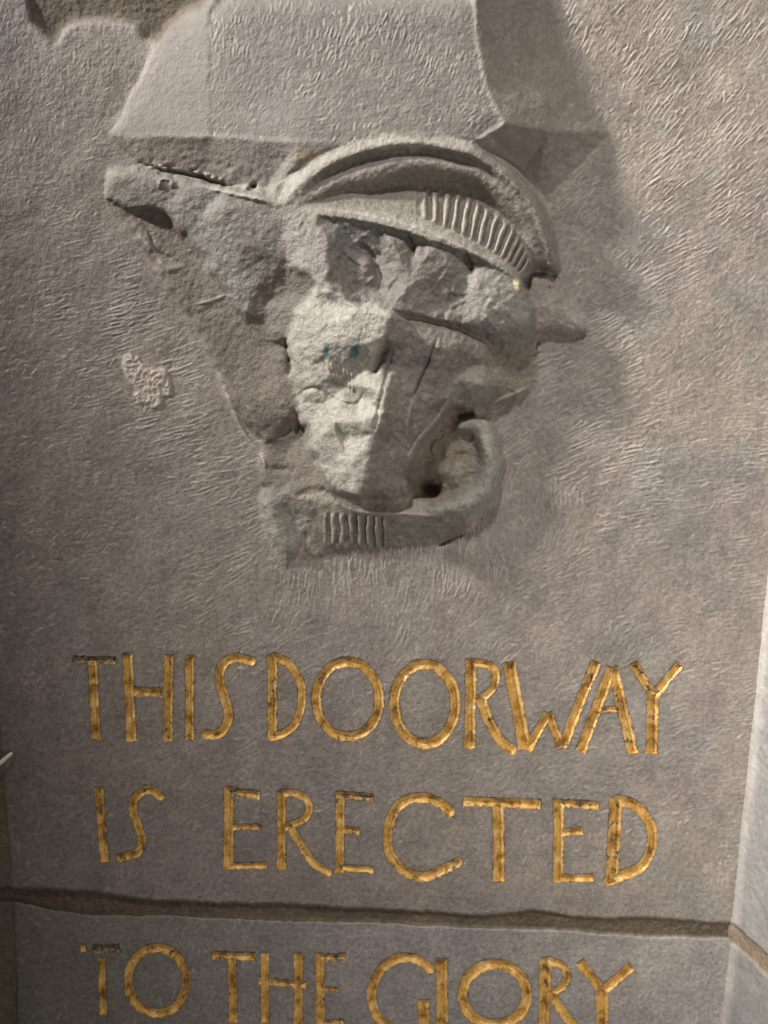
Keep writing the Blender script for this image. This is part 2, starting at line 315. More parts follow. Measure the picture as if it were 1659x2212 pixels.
# lower scroll
facets(P_CURL, [(528, 1180, 6), (560, 1162, 18), (640, 1188, 34), (695, 1212, 37), (690, 1250, 21), (668, 1300, 14), (650, 1360, 10), (606, 1412, 4), (580, 1345, 8), (550, 1295, 8), (532, 1225, 6)],
       [(562, 1225, 27), (600, 1200, 24), (585, 1300, 27), (618, 1340, 24), (620, 1245, 11), (650, 1260, 11), (640, 1310, 8), (660, 1225, 27)])
facets(P_SCROLL, [(680, 1208, 29), (760, 1206, 37), (850, 1236, 41), (1000, 1242, 42), (1130, 1254, 37), (1205, 1262, 20), (1172, 1292, 7), (1130, 1318, 5), (1085, 1332, 5), (950, 1352, 6), (780, 1358, 6), (652, 1380, 3), (672, 1330, 8), (700, 1250, 20)],
       [(760, 1250, 29), (850, 1262, 30), (950, 1270, 33), (780, 1330, 16), (900, 1322, 17), (1000, 1312, 18), (1060, 1270, 32), (960, 1295, 24), (1100, 1300, 17), (1150, 1280, 20)])
def tube(pid, pts, hz, rad):
    P = catmull([Rc(p) for p in pts], 6); xs = [p[0] for p in P]; ys = [p[1] for p in P]; s = sub(min(xs) - 60, max(xs) + 60, min(ys) - 60, max(ys) + 60)
    D, T = line_field(P, s); r = np.interp(T, np.linspace(0, 1, len(rad)), np.array(rad) * .6944); hb = np.interp(T, np.linspace(0, 1, len(hz)), hz)
    top = (hb + 10) * np.clip(1 - (D / r) ** 2, 0, 1) ** .55; m = (D < r) & (top > H[s])
    H[s] = np.where(m, top, H[s]); ID[s] = np.where(m, pid, ID[s])
tube(P_RING, [(1165, 968), (1215, 975), (1243, 1030), (1246, 1110), (1215, 1180), (1150, 1222), (1070, 1232)], [20, 32, 38, 39, 40, 40, 36], [28, 34, 38, 42, 48, 44, 28])
s = sub(680, 850, 1090, 1190)
xr = (X[s] - 192) / .6944; yr = (Y[s] - 246.9) / .6944 - 0.06 * (xr - 800)
rb = ss(0.2, 0.8, np.abs(((xr - 733 + 3 * vnoise(X[s], Y[s], 20, 92)) / 27.0 % 1.0) * 2 - 1)) - 0.5
RIB[s] += np.where((ID[s] == P_SCROLL), rb * 9, 0) * ss(728, 738, xr) * ss(928, 918, xr) * ss(1240, 1254, yr) * ss(1348, 1332, yr)

hull = inpoly([Rc(p) for p in [(400, 222), (560, 246), (585, 215), (640, 190), (720, 200), (1330, 500), (1375, 600), (1370, 760), (1250, 890), (1260, 1180), (1120, 1300), (700, 1340), (620, 1240), (640, 1180), (560, 1150), (630, 980), (620, 700), (500, 650), (480, 400)]], X, Y)
fill_gaps(hull, 10, 30, 30)
# weathered outlines: warp the carved area a little
Hw_, IDw_ = H.copy(), ID.copy()
smooth_part = blur(((ID >= P_MOULD) & (ID <= P_RIDGE)).astype(float), 3)
wa = 5.0 * (1 - .75 * smooth_part) * (0.5 + 0.5 * ss(300, 380, Y - .12 * (X - 300)))
dxw = (wa * fbm(X, Y, 34, 3, 81) * 1.3 + .5 * wa * vnoise(X, Y, 9, 85)) / STEP; dyw = (wa * fbm(X, Y, 34, 3, 83) * 1.3 + .5 * wa * vnoise(X, Y, 9, 86)) / STEP
sw = sub(200, 1345, -60, 1240); ii, jj = np.mgrid[sw[0].start:sw[0].stop, sw[1].start:sw[1].stop]
fi_ = ii + dyw[sw]; fj_ = jj + dxw[sw]; i0 = np.floor(fi_).astype(int); j0 = np.floor(fj_).astype(int); ti = fi_ - i0; tj = fj_ - j0
H[sw] = (Hw_[i0, j0] * (1 - tj) + Hw_[i0, j0 + 1] * tj) * (1 - ti) + (Hw_[i0 + 1, j0] * (1 - tj) + Hw_[i0 + 1, j0 + 1] * tj) * ti
ID[sw] = IDw_[np.round(fi_).astype(int), np.round(fj_).astype(int)]
rel = (ID >= 10) & (ID < 30)
# centuries of wear: soften the carved planes into each other
soft_m = blur(inpoly([Rc(p) for p in [(40, 150), (580, 230), (700, 100), (960, 40), (1300, 90), (1480, 300), (1500, 520), (1570, 680), (1400, 900), (1310, 1200), (1120, 1370), (600, 1440), (510, 1180), (380, 800), (100, 350)]], X, Y).astype(float), 3)
fm_ = blur(((ID == PB_F) | (ID == PB_L)).astype(float), 2)
fm_ = np.clip(fm_ * 2 - 1, 0, 1); fsm = H.copy()
for _ in range(4): fsm = blur(fsm, 7)
H = H * (1 - fm_) + fm_ * np.where(ID == PB_F, np.clip(fsm, 45, 98), fsm * .5 + H * .5); H = np.where((Y > -40) & (Y < 320), blur(H, 1.8), H)
cr_m = blur(np.isin(ID, (P_FACE, P_SIDE, P_CROWN)).astype(float), 2) * .6
H = H * (1 - soft_m) + soft_m * ((0.35 + .65 * cr_m) * blur(H, 1.2) + 0.65 * (1 - cr_m) * blur(H, 3.2))
# undo the softening a little on the mouldings, then cut the ribs
H += RIB; WEAR = np.maximum(WEAR, 0.5 * np.clip(RIB / 5, 0, 1))
# broken stone: small planar facets and roughness
J = 26.0; sr = sub(200, 1300, 250, 1300); x = X[sr] + 8 * vnoise(X[sr], Y[sr], 30, 93); y = Y[sr] + 8 * vnoise(X[sr], Y[sr], 30, 94)
best = np.full(x.shape, 1e9); val = np.zeros_like(x); rg = np.random.default_rng(5); jit = rg.random((64, 64, 5))
cx0 = np.floor(x / J).astype(int); cy0 = np.floor(y / J).astype(int)
for di in (-1, 0, 1):
    for dj in (-1, 0, 1):
        a = cx0 + di; b = cy0 + dj; q = jit[a & 63, b & 63]
        px = (a + q[..., 0]) * J; py = (b + q[..., 1]) * J; d = (x - px) ** 2 + (y - py) ** 2; m = d < best
        v = (q[..., 2] - .5) * 3.0 + (x - px) * (q[..., 3] - .5) * 0.34 + (y - py) * (q[..., 4] - .5) * 0.34
        best = np.where(m, d, best); val = np.where(m, v, val)
rough = np.zeros_like(H); rough[sr] = blur(val, 0.8)
amt = np.zeros_like(H)
for pid, a in ((P_LOW, .12), (P_POINT, .16), (P_FACET, .25), (P_HOLLOW, .35), (P_CROWN, .8), (P_FACE, .22), (P_SIDE, .45), (P_BUMP, .9), (P_BACK, 1.0), (P_NUB, .6), (P_INSIDE, .8), (P_LEDGE, .4), (P_RING, .45), (P_CURL, .5), (P_SCROLL, .25), (P_RIDGE, .15), (P_MOULD, .12)):
    amt[ID == pid] = a
H += rough * amt + (.25 + .75 * amt) * (amt > 0) * 1.8 * fbm(X, Y, 14, 3, 101)
H[rel] += (0.9 * fbm(X, Y, 9, 2, 104))[rel]
crease([(935, 705), (900, 765), (885, 825)], 11, -16)
crease([(985, 365), (1000, 400), (1015, 445)], 6, -13)
crease([(1165, 425), (1180, 460), (1195, 505)], 6, -14)
crease([(835, 400), (880, 440), (905, 520)], 6, -10)
crease([(760, 560), (860, 592), (960, 622), (1060, 645), (1150, 668), (1235, 712)], 7, -9)
crease([(640, 905), (648, 980), (640, 990)], 9, -10)
crease([(1045, 1130), (1060, 1165), (1100, 1170)], 15, -40)
crease([(1140, 940), (1200, 930)], 9, -16)
crease([(1085, 690), (1060, 760), (1030, 830), (1000, 905)], 3.0, -9)
crease([(1010, 880), (990, 960), (985, 1010)], 3.2, 6, wear=.5)
crease([(955, 700), (930, 800), (905, 900), (880, 1020)], 4.5, -6)
crease([(1130, 850), (1090, 940), (1020, 1020), (985, 1100)], 3.5, 6, wear=.5)
crease([(1240, 905), (1300, 880), (1372, 850)], 3.0, 8, wear=.5)
crease([(640, 880), (700, 850), (770, 890), (830, 900), (860, 860)], 3.0, -6)
crease([(760, 940), (770, 1000), (800, 1060)], 3.0, 5)
crease([(330, 212), (400, 232), (480, 252), (585, 276)], 6, 8, wear=.9)
crease([(395, 780), (430, 880), (480, 990), (540, 1070), (548, 1140)], 3.5, 4.5, wear=.7)
crease([(660, 292), (780, 300), (900, 320), (1040, 358), (1160, 412), (1270, 465)], 4.0, 3, wear=.6)
crease([(760, 1206), (850, 1237), (1000, 1243), (1110, 1252)], 4.0, 4, wear=.9)
for k in range(7):
    crease([(738 + 13 * k, 765 + 6 * k), (756 + 11 * k, 830 + 7 * k)], 2.0, 4.5, n=2, wear=.4)
# boss on the pointed arm, low leaf-like marks beside it
crease([(215, 235), (225, 205), (255, 205), (262, 232)], 3.0, 6, wear=.4); crease([(218, 212), (240, 203)], 2.5, -4)
crease([(160, 335), (190, 372), (205, 420), (240, 440), (290, 470)], 3.2, -4.5)
crease([(140, 380), (175, 400), (200, 430)], 8, 5, wear=.4); crease([(205, 450), (250, 480), (300, 470)], 7, 4, wear=.3)
crease([(330, 590), (380, 580), (430, 560)], 3, 3, wear=.6)
# crumbling stone between the base and the arm
for k in range(46):
    px_ = random.uniform(150, 520); py_ = 150 + (px_ - 130) * 0.19 + random.uniform(-12, 16)
    crease([(px_, py_), (px_ + random.uniform(4, 14), py_ + random.uniform(-6, 6))], random.uniform(2.2, 4.0), random.uniform(-9, 9), n=1, taper=False, wear=.3)
for p in ((640, 965, 16, -12), (1385, 745, 9, -10), (1520, 688, 14, -7), (600, 1105, 12, -6), (1100, 1330, 14, -9)):
    x_, y_ = Rc(p[:2]); s = sub(x_ - 60, x_ + 60, y_ - 60, y_ + 60)
    H[s] += p[3] * np.exp(-(((X[s] - x_) / (p[2] * 1.3)) ** 2 + ((Y[s] - y_) / (p[2] * .6)) ** 2))
crease([(1080, 1345), (1130, 1318), (1175, 1300)], 3.0, -8)
crease([(1395, 700), (1386, 760)], 3.5, -7)

# albedo of the relief
for pid, c in ((P_LOW, WARM), (P_POINT, (0.195, 0.183, 0.163)), (P_FACET, PINK), (P_HOLLOW, (0.165, 0.146, 0.124)), (P_CROWN, (0.168, 0.154, 0.136)), (P_FACE, PALE), (P_SIDE, (0.19, 0.171, 0.148)),
               (P_BUMP, (0.225, 0.215, 0.185)), (P_BACK, (0.2, 0.182, 0.145)), (P_NUB, BROWN), (P_MOULD, (0.205, 0.188, 0.163)), (P_RIBS, (0.205, 0.185, 0.155)), (P_RIDGE, (0.27, 0.262, 0.225)), (P_RING, (0.255, 0.245, 0.212)),
               (P_INSIDE, (0.22, 0.188, 0.15)), (P_SCROLL, (0.205, 0.19, 0.158)), (P_CURL, (0.25, 0.238, 0.205)), (P_LEDGE, (0.27, 0.245, 0.205))):
    m = blur((ID == pid).astype(float), 4.0)[..., None]; TINT = TINT * (1 - m) + np.array(c) * m * (1 + .22 * mot)[..., None]
paint([(310, 225), (400, 240), (420, 330), (500, 480), (505, 640), (440, 580), (340, 440), (290, 340)], (0.25, 0.244, 0.22), 8, .8)
paint([(580, 285), (620, 190), (700, 130), (800, 86), (930, 62), (1200, 80), (1215, 110), (1150, 118), (960, 98), (830, 122), (740, 160), (650, 250)], (0.33, 0.318, 0.28), 3, .9)
paint([(600, 300), (640, 250), (665, 300), (650, 480), (612, 440)], PINK, 8, .6)
paint([(745, 330), (900, 345), (1000, 380), (880, 400), (800, 380), (760, 470)], (0.175, 0.178, 0.17), 8, .7)
paint([(1170, 440), (1340, 520), (1380, 610), (1350, 700), (1230, 690), (1170, 600)], (0.245, 0.242, 0.213), 14, .8)
paint([(760, 765), (840, 800), (850, 860), (800, 890), (735, 830)], (0.27, 0.25, 0.21), 6, .8)
paint([(620, 760), (700, 860), (690, 960), (640, 870)], (0.31, 0.3, 0.255), 8, .6)
paint([(560, 1200), (590, 1290), (660, 1300), (610, 1400), (570, 1330)], (0.29, 0.285, 0.255), 6, .6)
paint([(1140, 1200), (1260, 1080), (1270, 1190), (1200, 1260), (1130, 1258)], (0.27, 0.265, 0.235), 8, .7)
paint([(1100, 1110), (1160, 1090), (1140, 1140), (1100, 1140)], PALE, 4, .7)
paint([(1480, 600), (1540, 640), (1540, 670), (1480, 650)], (0.33, 0.315, 0.28), 6, .6)
paint([(1315, 508), (1335, 515), (1335, 548), (1318, 545)], (0.72, 0.62, 0.40), 1.5, 1)
paint([(655, 125), (720, 108), (715, 122), (650, 150)], (0.45, 0.34, 0.16), 4, .6)
for a in ([(725, 712), (742, 716), (746, 750), (732, 760), (722, 745)], [(815, 712), (835, 718), (838, 765), (820, 770), (808, 745)]):
    paint(a, (0.05, 0.13, 0.15), 2.0, .85)
H = np.where(Y < 2300, blur(H, 0.55), H)
# where the photograph shows small yellow lichen dots
for k in range(60):
    x_ = random.uniform(250, 1500); y_ = random.uniform(60, 1250); r_ = random.uniform(1.5, 3.2)
    s = sub(x_ - 9, x_ + 9, y_ - 9, y_ + 9); g = np.exp(-(((X[s] - x_) / r_) ** 2 + ((Y[s] - y_) / r_) ** 2))[..., None] * .8
    TINT[s] = TINT[s] * (1 - g) + np.array((0.5, 0.44, 0.28)) * g

# ---- splash of plaster on the left
PL = [(105, 750), (130, 745), (160, 765), (185, 790), (215, 795), (235, 785), (245, 810), (255, 850), (250, 875), (228, 880), (222, 905), (205, 918), (180, 905), (150, 900), (140, 875), (150, 860), (125, 835), (110, 800)]
P_PLAS = 40
Pp = [Rc(p) for p in PL]; s = sub(240, 400, 740, 910)
wx, wy = wobble(X[s], Y[s], 3, 10, 111); m = inpoly(Pp, wx, wy); mm = blur(m.astype(float), 1.0)
cel = fbm(X[s], Y[s], 11, 2, 113); ring = np.abs(cel) < 0.14
H[s] += mm * (2.6 + 1.6 * (np.abs(cel) < .2)); ID[s] = np.where(m, P_PLAS, ID[s])
mk = mm[..., None] * np.where(np.abs(cel) < .3, .95, .7)[..., None]; TINT[s] = TINT[s] * (1 - mk) + np.array((0.46, 0.41, 0.365)) * mk

# ---- chisel marks
AN = np.array([  # x, y, angle (deg, rising to the right), strength, length
    (120, 480, 8, .55, 28), (160, 620, 14, .75, 36), (330, 560, 16, .8, 34), (130, 760, 10, .55, 32), (300, 700, 17, 1.0, 48), (420, 760, 18, 1.0, 44), (200, 900, 12, .6, 40), (380, 900, 17, 1.0, 52),
    (430, 1000, 15, .95, 44), (280, 1100, 12, .5, 36), (100, 1100, 8, .3, 26), (480, 1150, 22, .7, 34), (330, 1260, 18, .5, 34), (110, 1350, 10, .25, 24), (620, 1290, 86, .8, 34), (560, 1330, 22, .85, 34),
    (700, 1380, 22, .8, 34), (720, 1240, 90, 1.6, 44), (820, 1230, 90, 1.6, 52), (930, 1220, 89, 1.6, 55), (1040, 1230, 88, 1.6, 55), (1120, 1130, 86, .9, 44), (1200, 1080, 84, .7, 34),
    (800, 1320, 86, .75, 30), (900, 1330, 70, .8, 34), (1000, 1310, 60, .8, 38), (1080, 1310, 45, .7, 32), (1150, 1250, 30, .6, 28), (1200, 1330, 20, .55, 28), (1350, 1250, 12, .6, 34), (1500, 1280, 4, .5, 30),
    (1240, 900, 28, 1.1, 44), (1300, 830, 28, .9, 40), (1230, 1000, 22, 1.0, 48), (1350, 960, 14, .9, 46), (1330, 1060, 8, .9, 48), (1480, 1030, 4, .9, 50), (1560, 930, 3, .7, 40), (1600, 1100, 5, .5, 30), (1440, 900, 20, .6, 34),
    (1300, 700, 24, .8, 34), (1420, 640, 27, .8, 42), (1540, 560, 24, .9, 50), (1600, 700, 45, .5, 30), (1500, 760, 40, .5, 28), (1270, 560, 60, .8, 18), (1330, 480, 50, .6, 22), (1480, 480, 30, .9, 40),
    (1300, 90, 62, .9, 34), (1420, 130, 56, 1.0, 40), (1560, 130, 55, 1.1, 46), (1300, 230, 58, .7, 22), (1450, 260, 50, .9, 34), (1590, 300, 48, 1.0, 44), (1400, 370, 44, .8, 30), (1560, 420, 38, 1.0, 44),
    (520, 110, 82, 1.0, 24), (700, 90, 78, 1.1, 26), (880, 110, 74, 1.1, 26), (980, 130, 72, 1.0, 24), (560, 200, 62, .8, 18), (760, 200, 58, .9, 20), (950, 210, 55, .8, 18), (600, 280, 50, .4, 18), (900, 270, 40, .3, 16),
    (170, 120, 85, .35, 30), (120, 260, 88, .3, 26), (240, 200, 60, .3, 20), (180, 330, 10, .35, 20), (60, 500, 20, .2, 20), (60, 1500, 60, .2, 26), (60, 2050, 50, .15, 20),
    (400, 1480, 70, .25, 20), (760, 1500, 80, .35, 20), (900, 1500, 30, .35, 24), (1180, 1480, 30, .45, 30), (1300, 1440, 55, .6, 60), (1500, 1500, 12, .55, 30), (1560, 1620, 10, .65, 28), (1560, 1760, 8, .75, 26),
    (250, 1650, 45, .25, 30), (600, 1650, 20, .3, 22), (950, 1660, 25, .35, 26), (1250, 1680, 10, .45, 26), (1450, 1680, 15, .45, 26), (300, 1860, 55, .25, 34), (650, 1900, 40, .25, 24), (900, 1780, 85, .35, 20), (1130, 1800, 80, .45, 26),
    (1250, 1850, 88, .4, 24), (1480, 1880, 90, .5, 34), (1100, 1940, 60, .35, 22), (1500, 1970, 88, .4, 24), (600, 2030, 90, .35, 24), (900, 2040, 90, .4, 30), (1200, 2060, 90, .45, 36), (1450, 2100, 90, .4, 40), (800, 2160, 90, .3, 26), (1350, 2180, 90, .4, 40),
    (-200, 1000, 20, .3, 30), (1900, 1000, 20, .3, 30), (-200, 2400, 90, .3, 30), (800, 2450, 90, .3, 30), (800, -200, 60, .3, 30)], float)
CH = np.zeros_like(H); CW = np.zeros_like(H)
def stroke(cx, cy, ang, L, wd, amp):
    c, sn = math.cos(ang), -math.sin(ang); e = L / 2 + 8
    s = sub(cx - abs(c) * e - 8, cx + abs(c) * e + 8, cy - abs(sn) * e - 8, cy + abs(sn) * e + 8)
    dx = X[s] - cx; dy = Y[s] - cy; u = dx * c + dy * sn; v = -dx * sn + dy * c
    v = v + bend * (u / L) ** 2 * 8
    env = np.clip((L / 2 - np.abs(u)) / 5 + .5, 0, 1)
    g = np.exp(-(v / wd) ** 2); tr = np.exp(-((v + 2.1 * wd) / (wd * 1.1)) ** 2)
    CH[s] += amp * env * (g - 0.5 * tr); CW[s] = np.maximum(CW[s], env * g * min(1, amp * .55))
for k in range(4300):
    cx, cy = random.uniform(-60, 1700), random.uniform(-20, 2240)
    d2 = ((AN[:, 0] - cx) ** 2 + (AN[:, 1] - cy) ** 2) + 400; wgt = d2 ** -2.0; wgt /= wgt.sum()
    ang = 0.5 * math.atan2((wgt * np.sin(2 * np.radians(AN[:, 2]))).sum(), (wgt * np.cos(2 * np.radians(AN[:, 2]))).sum())
    st = (wgt * AN[:, 3]).sum(); Ln = (wgt * AN[:, 4]).sum(); st = max(st, .42) if cx > 250 else st
    if random.random() > 0.30 + 0.75 * st: continue
    ang += random.gauss(0, .07 if st > .5 else .3); nt = random.randint(3, 8); sp = random.uniform(7, 10); bend = random.uniform(-.12, .12)
    a0 = st * random.uniform(.4, 1.25)
    for t in range(nt):
        o = (t - nt / 2) * sp + random.uniform(-3, 3); al = random.gauss(0, Ln * .25)
        if random.random() < .25: continue
        stroke(cx - math.sin(-ang) * o + math.cos(ang) * al, cy + math.cos(ang) * o - math.sin(ang) * al, ang + random.gauss(0, .06), Ln * random.uniform(.5, 1.05), random.uniform(1.2, 1.8), a0 * random.uniform(.5, 1.2))
for k in range(13000):                               # stray pecks and scratches
    cx, cy = random.uniform(-40, 1690), random.uniform(0, 2230); bend = 0
    d2 = ((AN[:, 0] - cx) ** 2 + (AN[:, 1] - cy) ** 2); j = int(d2.argmin())
    stroke(cx, cy, math.radians(AN[j, 2]) + random.gauss(0, .5), random.uniform(5, 20), random.uniform(1.5, 2.4), (AN[j, 3] * .6 + .6) * random.uniform(-.6, 1.1))
flat = ((ID < 2) | (ID == PB_F) ).astype(float) + 0.25 * ((ID == PB_R) | (ID == PB_L)) + 0.15 * ((ID >= 3) & (ID < 6)) + 0.25 * (ID == P_NUB)
soft = 1 - 0.55 * blur((ID == P_LOW).astype(float), 3)
smooth_below = 1.0 - 0.85 * blur(inpoly([(200, 430), (420, 470), (640, 720), (600, 940), (560, 960), (470, 860), (400, 700), (300, 600)], X, Y).astype(float), 8)
flat = blur(flat, 1.0) * smooth_below
CH = np.clip(CH, -3.0, 3.2)
clump = 0.45 + 0.55 * ss(-.25, .35, fbm(X, Y, 55, 3, 161)); H += 0.9 * CH * flat * clump; WEAR = np.maximum(WEAR, np.clip(CW * 1.3, 0, 1) * flat * clump)
H += 0.25 * vnoise(X, Y, 5, 121, .6) * (ID != 2) + 0.35 * vnoise(X, Y, 11, 122, .9)
# extra crumble on joints
H[ID == 2] += (1.2 * fbm(X, Y, 8, 2, 131))[ID == 2]

# ------------------------------------------------------------------ letters
def c1(p): return (109.7 + 0.4299 * p[0], 1371.5 + 0.4299 * p[1])
def c2(p): return (768.1 + 0.463 * p[0], 1371.5 + 0.463 * p[1])
def c3(p): return (0.496 * p[0], 1865.2 + 0.496 * p[1])
def c4(p): return (768.1 + 0.537 * p[0], 1810.4 + 0.537 * p[1])
def ell(cx, cy, rx, ry, n=30): return [(cx + rx * math.cos(a), cy + ry * math.sin(a)) for a in np.linspace(0, 2 * math.pi, n)]
# (character, word, converter, scale, [(kind s/c, points, width, fade)])
LET = [
 ('T', 'THIS', c1, .43, [('s', [(108, 122), (330, 130)], 34, .55), ('s', [(207, 128), (228, 522)], 46, 0)]),
 ('H', 'THIS', c1, .43, [('s', [(385, 92), (405, 532)], 48, 0), ('s', [(592, 98), (588, 532)], 46, .1), ('s', [(412, 284), (570, 290)], 48, .25)]),
 ('I', 'THIS', c1, .43, [('s', [(697, 103), (697, 527)], 44, .1)]),
 ('S', 'THIS', c1, .43, [('c', [(1005, 130), (940, 115), (885, 130), (850, 180), (850, 240), (876, 325), (893, 400), (878, 458), (840, 498), (780, 500)], 46, .1)]),
 ('D', 'DOORWAY', c1, .43, [('s', [(1112, 100), (1112, 522)], 48, .15), ('c', [(1125, 108), (1200, 150), (1253, 235), (1260, 330), (1235, 430), (1180, 488), (1112, 512)], 40, 0)]),
 ('O', 'DOORWAY', None, 1, [('c', ell(751, 1510, 68.5, 81), 21, 0)]),
 ('O', 'DOORWAY', None, 1, [('c', ell(917.5, 1520, 66, 86), 22, .1)]),
 ('R', 'DOORWAY', c2, .463, [('s', [(538, 112), (532, 528)], 50, .15), ('c', [(555, 132), (612, 135), (650, 165), (652, 215), (625, 265), (572, 300)], 36, .1), ('c', [(585, 300), (615, 385), (665, 480), (728, 535)], 48, .2)]),
 ('W', 'DOORWAY', c2, .463, [('s', [(715, 125), (790, 532)], 58, 0), ('s', [(798, 540), (900, 362)], 40, 0), ('s', [(898, 362), (960, 525)], 42, .2), ('s', [(962, 525), (1122, 122)], 46, .1)]),
 ('A', 'DOORWAY', c2, .463, [('s', [(1048, 545), (1195, 150)], 48, .1), ('s', [(1198, 150), (1296, 555)], 50, .15), ('s', [(1140, 350), (1238, 344)], 26, .4)]),
 ('Y', 'DOORWAY', c2, .463, [('s', [(1293, 130), (1388, 282)], 44, .15), ('s', [(1512, 135), (1392, 282)], 42, 0), ('s', [(1386, 268), (1380, 555)], 54, 0)]),
 ('I', 'IS', c1, .43, [('s', [(240, 768), (272, 1142)], 42, .05)]),
 ('S', 'IS', c1, .43, [('c', [(550, 812), (505, 778), (450, 790), (415, 840), (418, 900), (448, 985), (455, 1050), (430, 1095), (345, 1118)], 40, .1)]),
 ('E', 'ERECTED', c1, .43, [('s', [(893, 760), (893, 1172)], 50, 0), ('s', [(885, 785), (1052, 805)], 46, .35), ('s', [(910, 965), (1054, 966)], 30, .1), ('s', [(878, 1160), (1087, 1158)], 32, 0)]),
 ('R', 'ERECTED', c1, .43, [('s', [(1160, 785), (1158, 1178)], 42, 0), ('c', [(1158, 795), (1235, 798), (1295, 845), (1275, 920), (1180, 965)], 36, .1), ('c', [(1205, 965), (1260, 1060), (1320, 1145), (1392, 1192)], 40, 0)]),
 ('E', 'ERECTED', c1, .43, [('s', [(1455, 790), (1450, 1195)], 45, 0), ('s', [(1430, 803), (1622, 817)], 36, .25), ('s', [(1465, 975), (1552, 987)], 32, .1), ('s', [(1432, 1165), (1622, 1182)], 30, 0)]),
 ('C', 'ERECTED', c2, .463, [('c', [(440, 825), (390, 782), (320, 758), (240, 768), (182, 820), (150, 905), (152, 985), (185, 1058), (245, 1110), (315, 1128), (390, 1102), (475, 1060)], 46, .05)]),
 ('T', 'ERECTED', c2, .463, [('s', [(500, 775), (864, 790)], 44, .05), ('s', [(665, 785), (668, 1150)], 52, 0)]),
 ('E', 'ERECTED', c2, .463, [('s', [(948, 765), (945, 1152)], 48, 0), ('s', [(922, 783), (1132, 797)], 38, .25), ('s', [(960, 922), (1062, 914)], 34, .1), ('s', [(925, 1135), (1110, 1132)], 34, 0)]),
 ('D', 'ERECTED', c2, .463, [('s', [(1215, 755), (1195, 1158)], 60, .05), ('c', [(1225, 768), (1310, 800), (1375, 885), (1378, 990), (1325, 1085), (1180, 1145)], 48, 0)]),
 ('T', 'TO', c3, .496, [('s', [(348, 368), (375, 366)], 32, .2), ('s', [(400, 372), (522, 368)], 34, .7), ('s', [(442, 408), (450, 658)], 30, 0)]),
 ('O', 'TO', c3, .496, [('c', ell(685, 510, 127, 142), 40, .2)]),
 ('T', 'THE', c3, .496, [('s', [(920, 398), (1112, 406)], 34, .25), ('s', [(1010, 400), (1017, 692)], 36, 0)]),
 ('H', 'THE', c3, .496, [('s', [(1152, 388), (1154, 695)], 34, 0), ('s', [(1298, 388), (1300, 698)], 38, 0), ('s', [(1125, 512), (1335, 530)], 28, .3)]),
 ('E', 'THE', c3, .496, [('s', [(1391, 388), (1394, 705)], 38, 0), ('s', [(1375, 412), (1505, 404)], 30, .35), ('s', [(1405, 545), (1474, 547)], 20, .1), ('s', [(1380, 696), (1500, 690)], 26, .2)]),
 ('G', 'GLORY', c4, .537, [('c', [(298, 525), (245, 487), (180, 482), (115, 515), (66, 595), (72, 680), (112, 742), (180, 785), (270, 792)], 37, 0), ('s', [(274, 648), (276, 795)], 46, .1)]),
 ('L', 'GLORY', c4, .537, [('s', [(346, 484), (348, 800)], 48, 0), ('s', [(335, 790), (425, 788)], 26, 0)]),
 ('O', 'GLORY', c4, .537, [('c', ell(560, 628, 129, 122), 43, 0)]),
 ('R', 'GLORY', c4, .537, [('s', [(765, 480), (755, 800)], 46, .05), ('c', [(775, 492), (828, 510), (850, 555), (826, 602), (780, 622)], 32, .15), ('c', [(788, 625), (828, 690), (905, 790)], 38, .05)]),
 ('Y', 'GLORY', c4, .537, [('s', [(898, 495), (996, 615)], 40, .15), ('s', [(1110, 512), (994, 615)], 38, 0), ('s', [(992, 600), (990, 800)], 50, 0)]),
]
def groove(x, y, strokes, conv, scl):
    """relative depth 0..1 and fade, per point"""
    wx = x + 1.1 * vnoise(x, y, 17, 141) + 0.6 * vnoise(x, y, 5, 142); wy = y + 1.1 * vnoise(x, y, 17, 143) + 0.6 * vnoise(x, y, 5, 144)
    G = np.zeros_like(x); D = np.zeros_like(x); Fd = np.zeros_like(x)
    for kind, pts, wd, fade in strokes:
        P = [conv(p) if conv else p for p in pts]; hw = wd * scl / 2 * 1.08
        if kind == 's':
            (ax, ay), (bx, by) = P; L = math.hypot(bx - ax, by - ay); ux, uy = (bx - ax) / L, (by - ay) / L
            u = (wx - ax) * ux + (wy - ay) * uy; v = np.abs(-(wx - ax) * uy + (wy - ay) * ux)
            r = hw * (0.96 + 0.10 * np.abs(u / L * 2 - 1))
            g = np.minimum(1 - v / r, np.minimum(u, L - u) / (hw * .55))
        else:
            P = catmull(P, 4); g = np.full(x.shape, -1.0); n = len(P) - 1
            for i in range(n):
                ax, ay = P[i]; bx, by = P[i + 1]; L = (bx - ax) ** 2 + (by - ay) ** 2 + 1e-9
                t = np.clip(((wx - ax) * (bx - ax) + (wy - ay) * (by - ay)) / L, 0, 1)
                g = np.maximum(g, 1 - np.hypot(wx - ax - t * (bx - ax), wy - ay - t * (by - ay)) / hw)
        g = np.clip(g, 0, 1); d = g * hw * 1.1; m = d > D
        D = np.where(m, d, D); Fd = np.where(m, fade, Fd); G = np.maximum(G, g)
    return G, D, Fd
letter_jobs = []
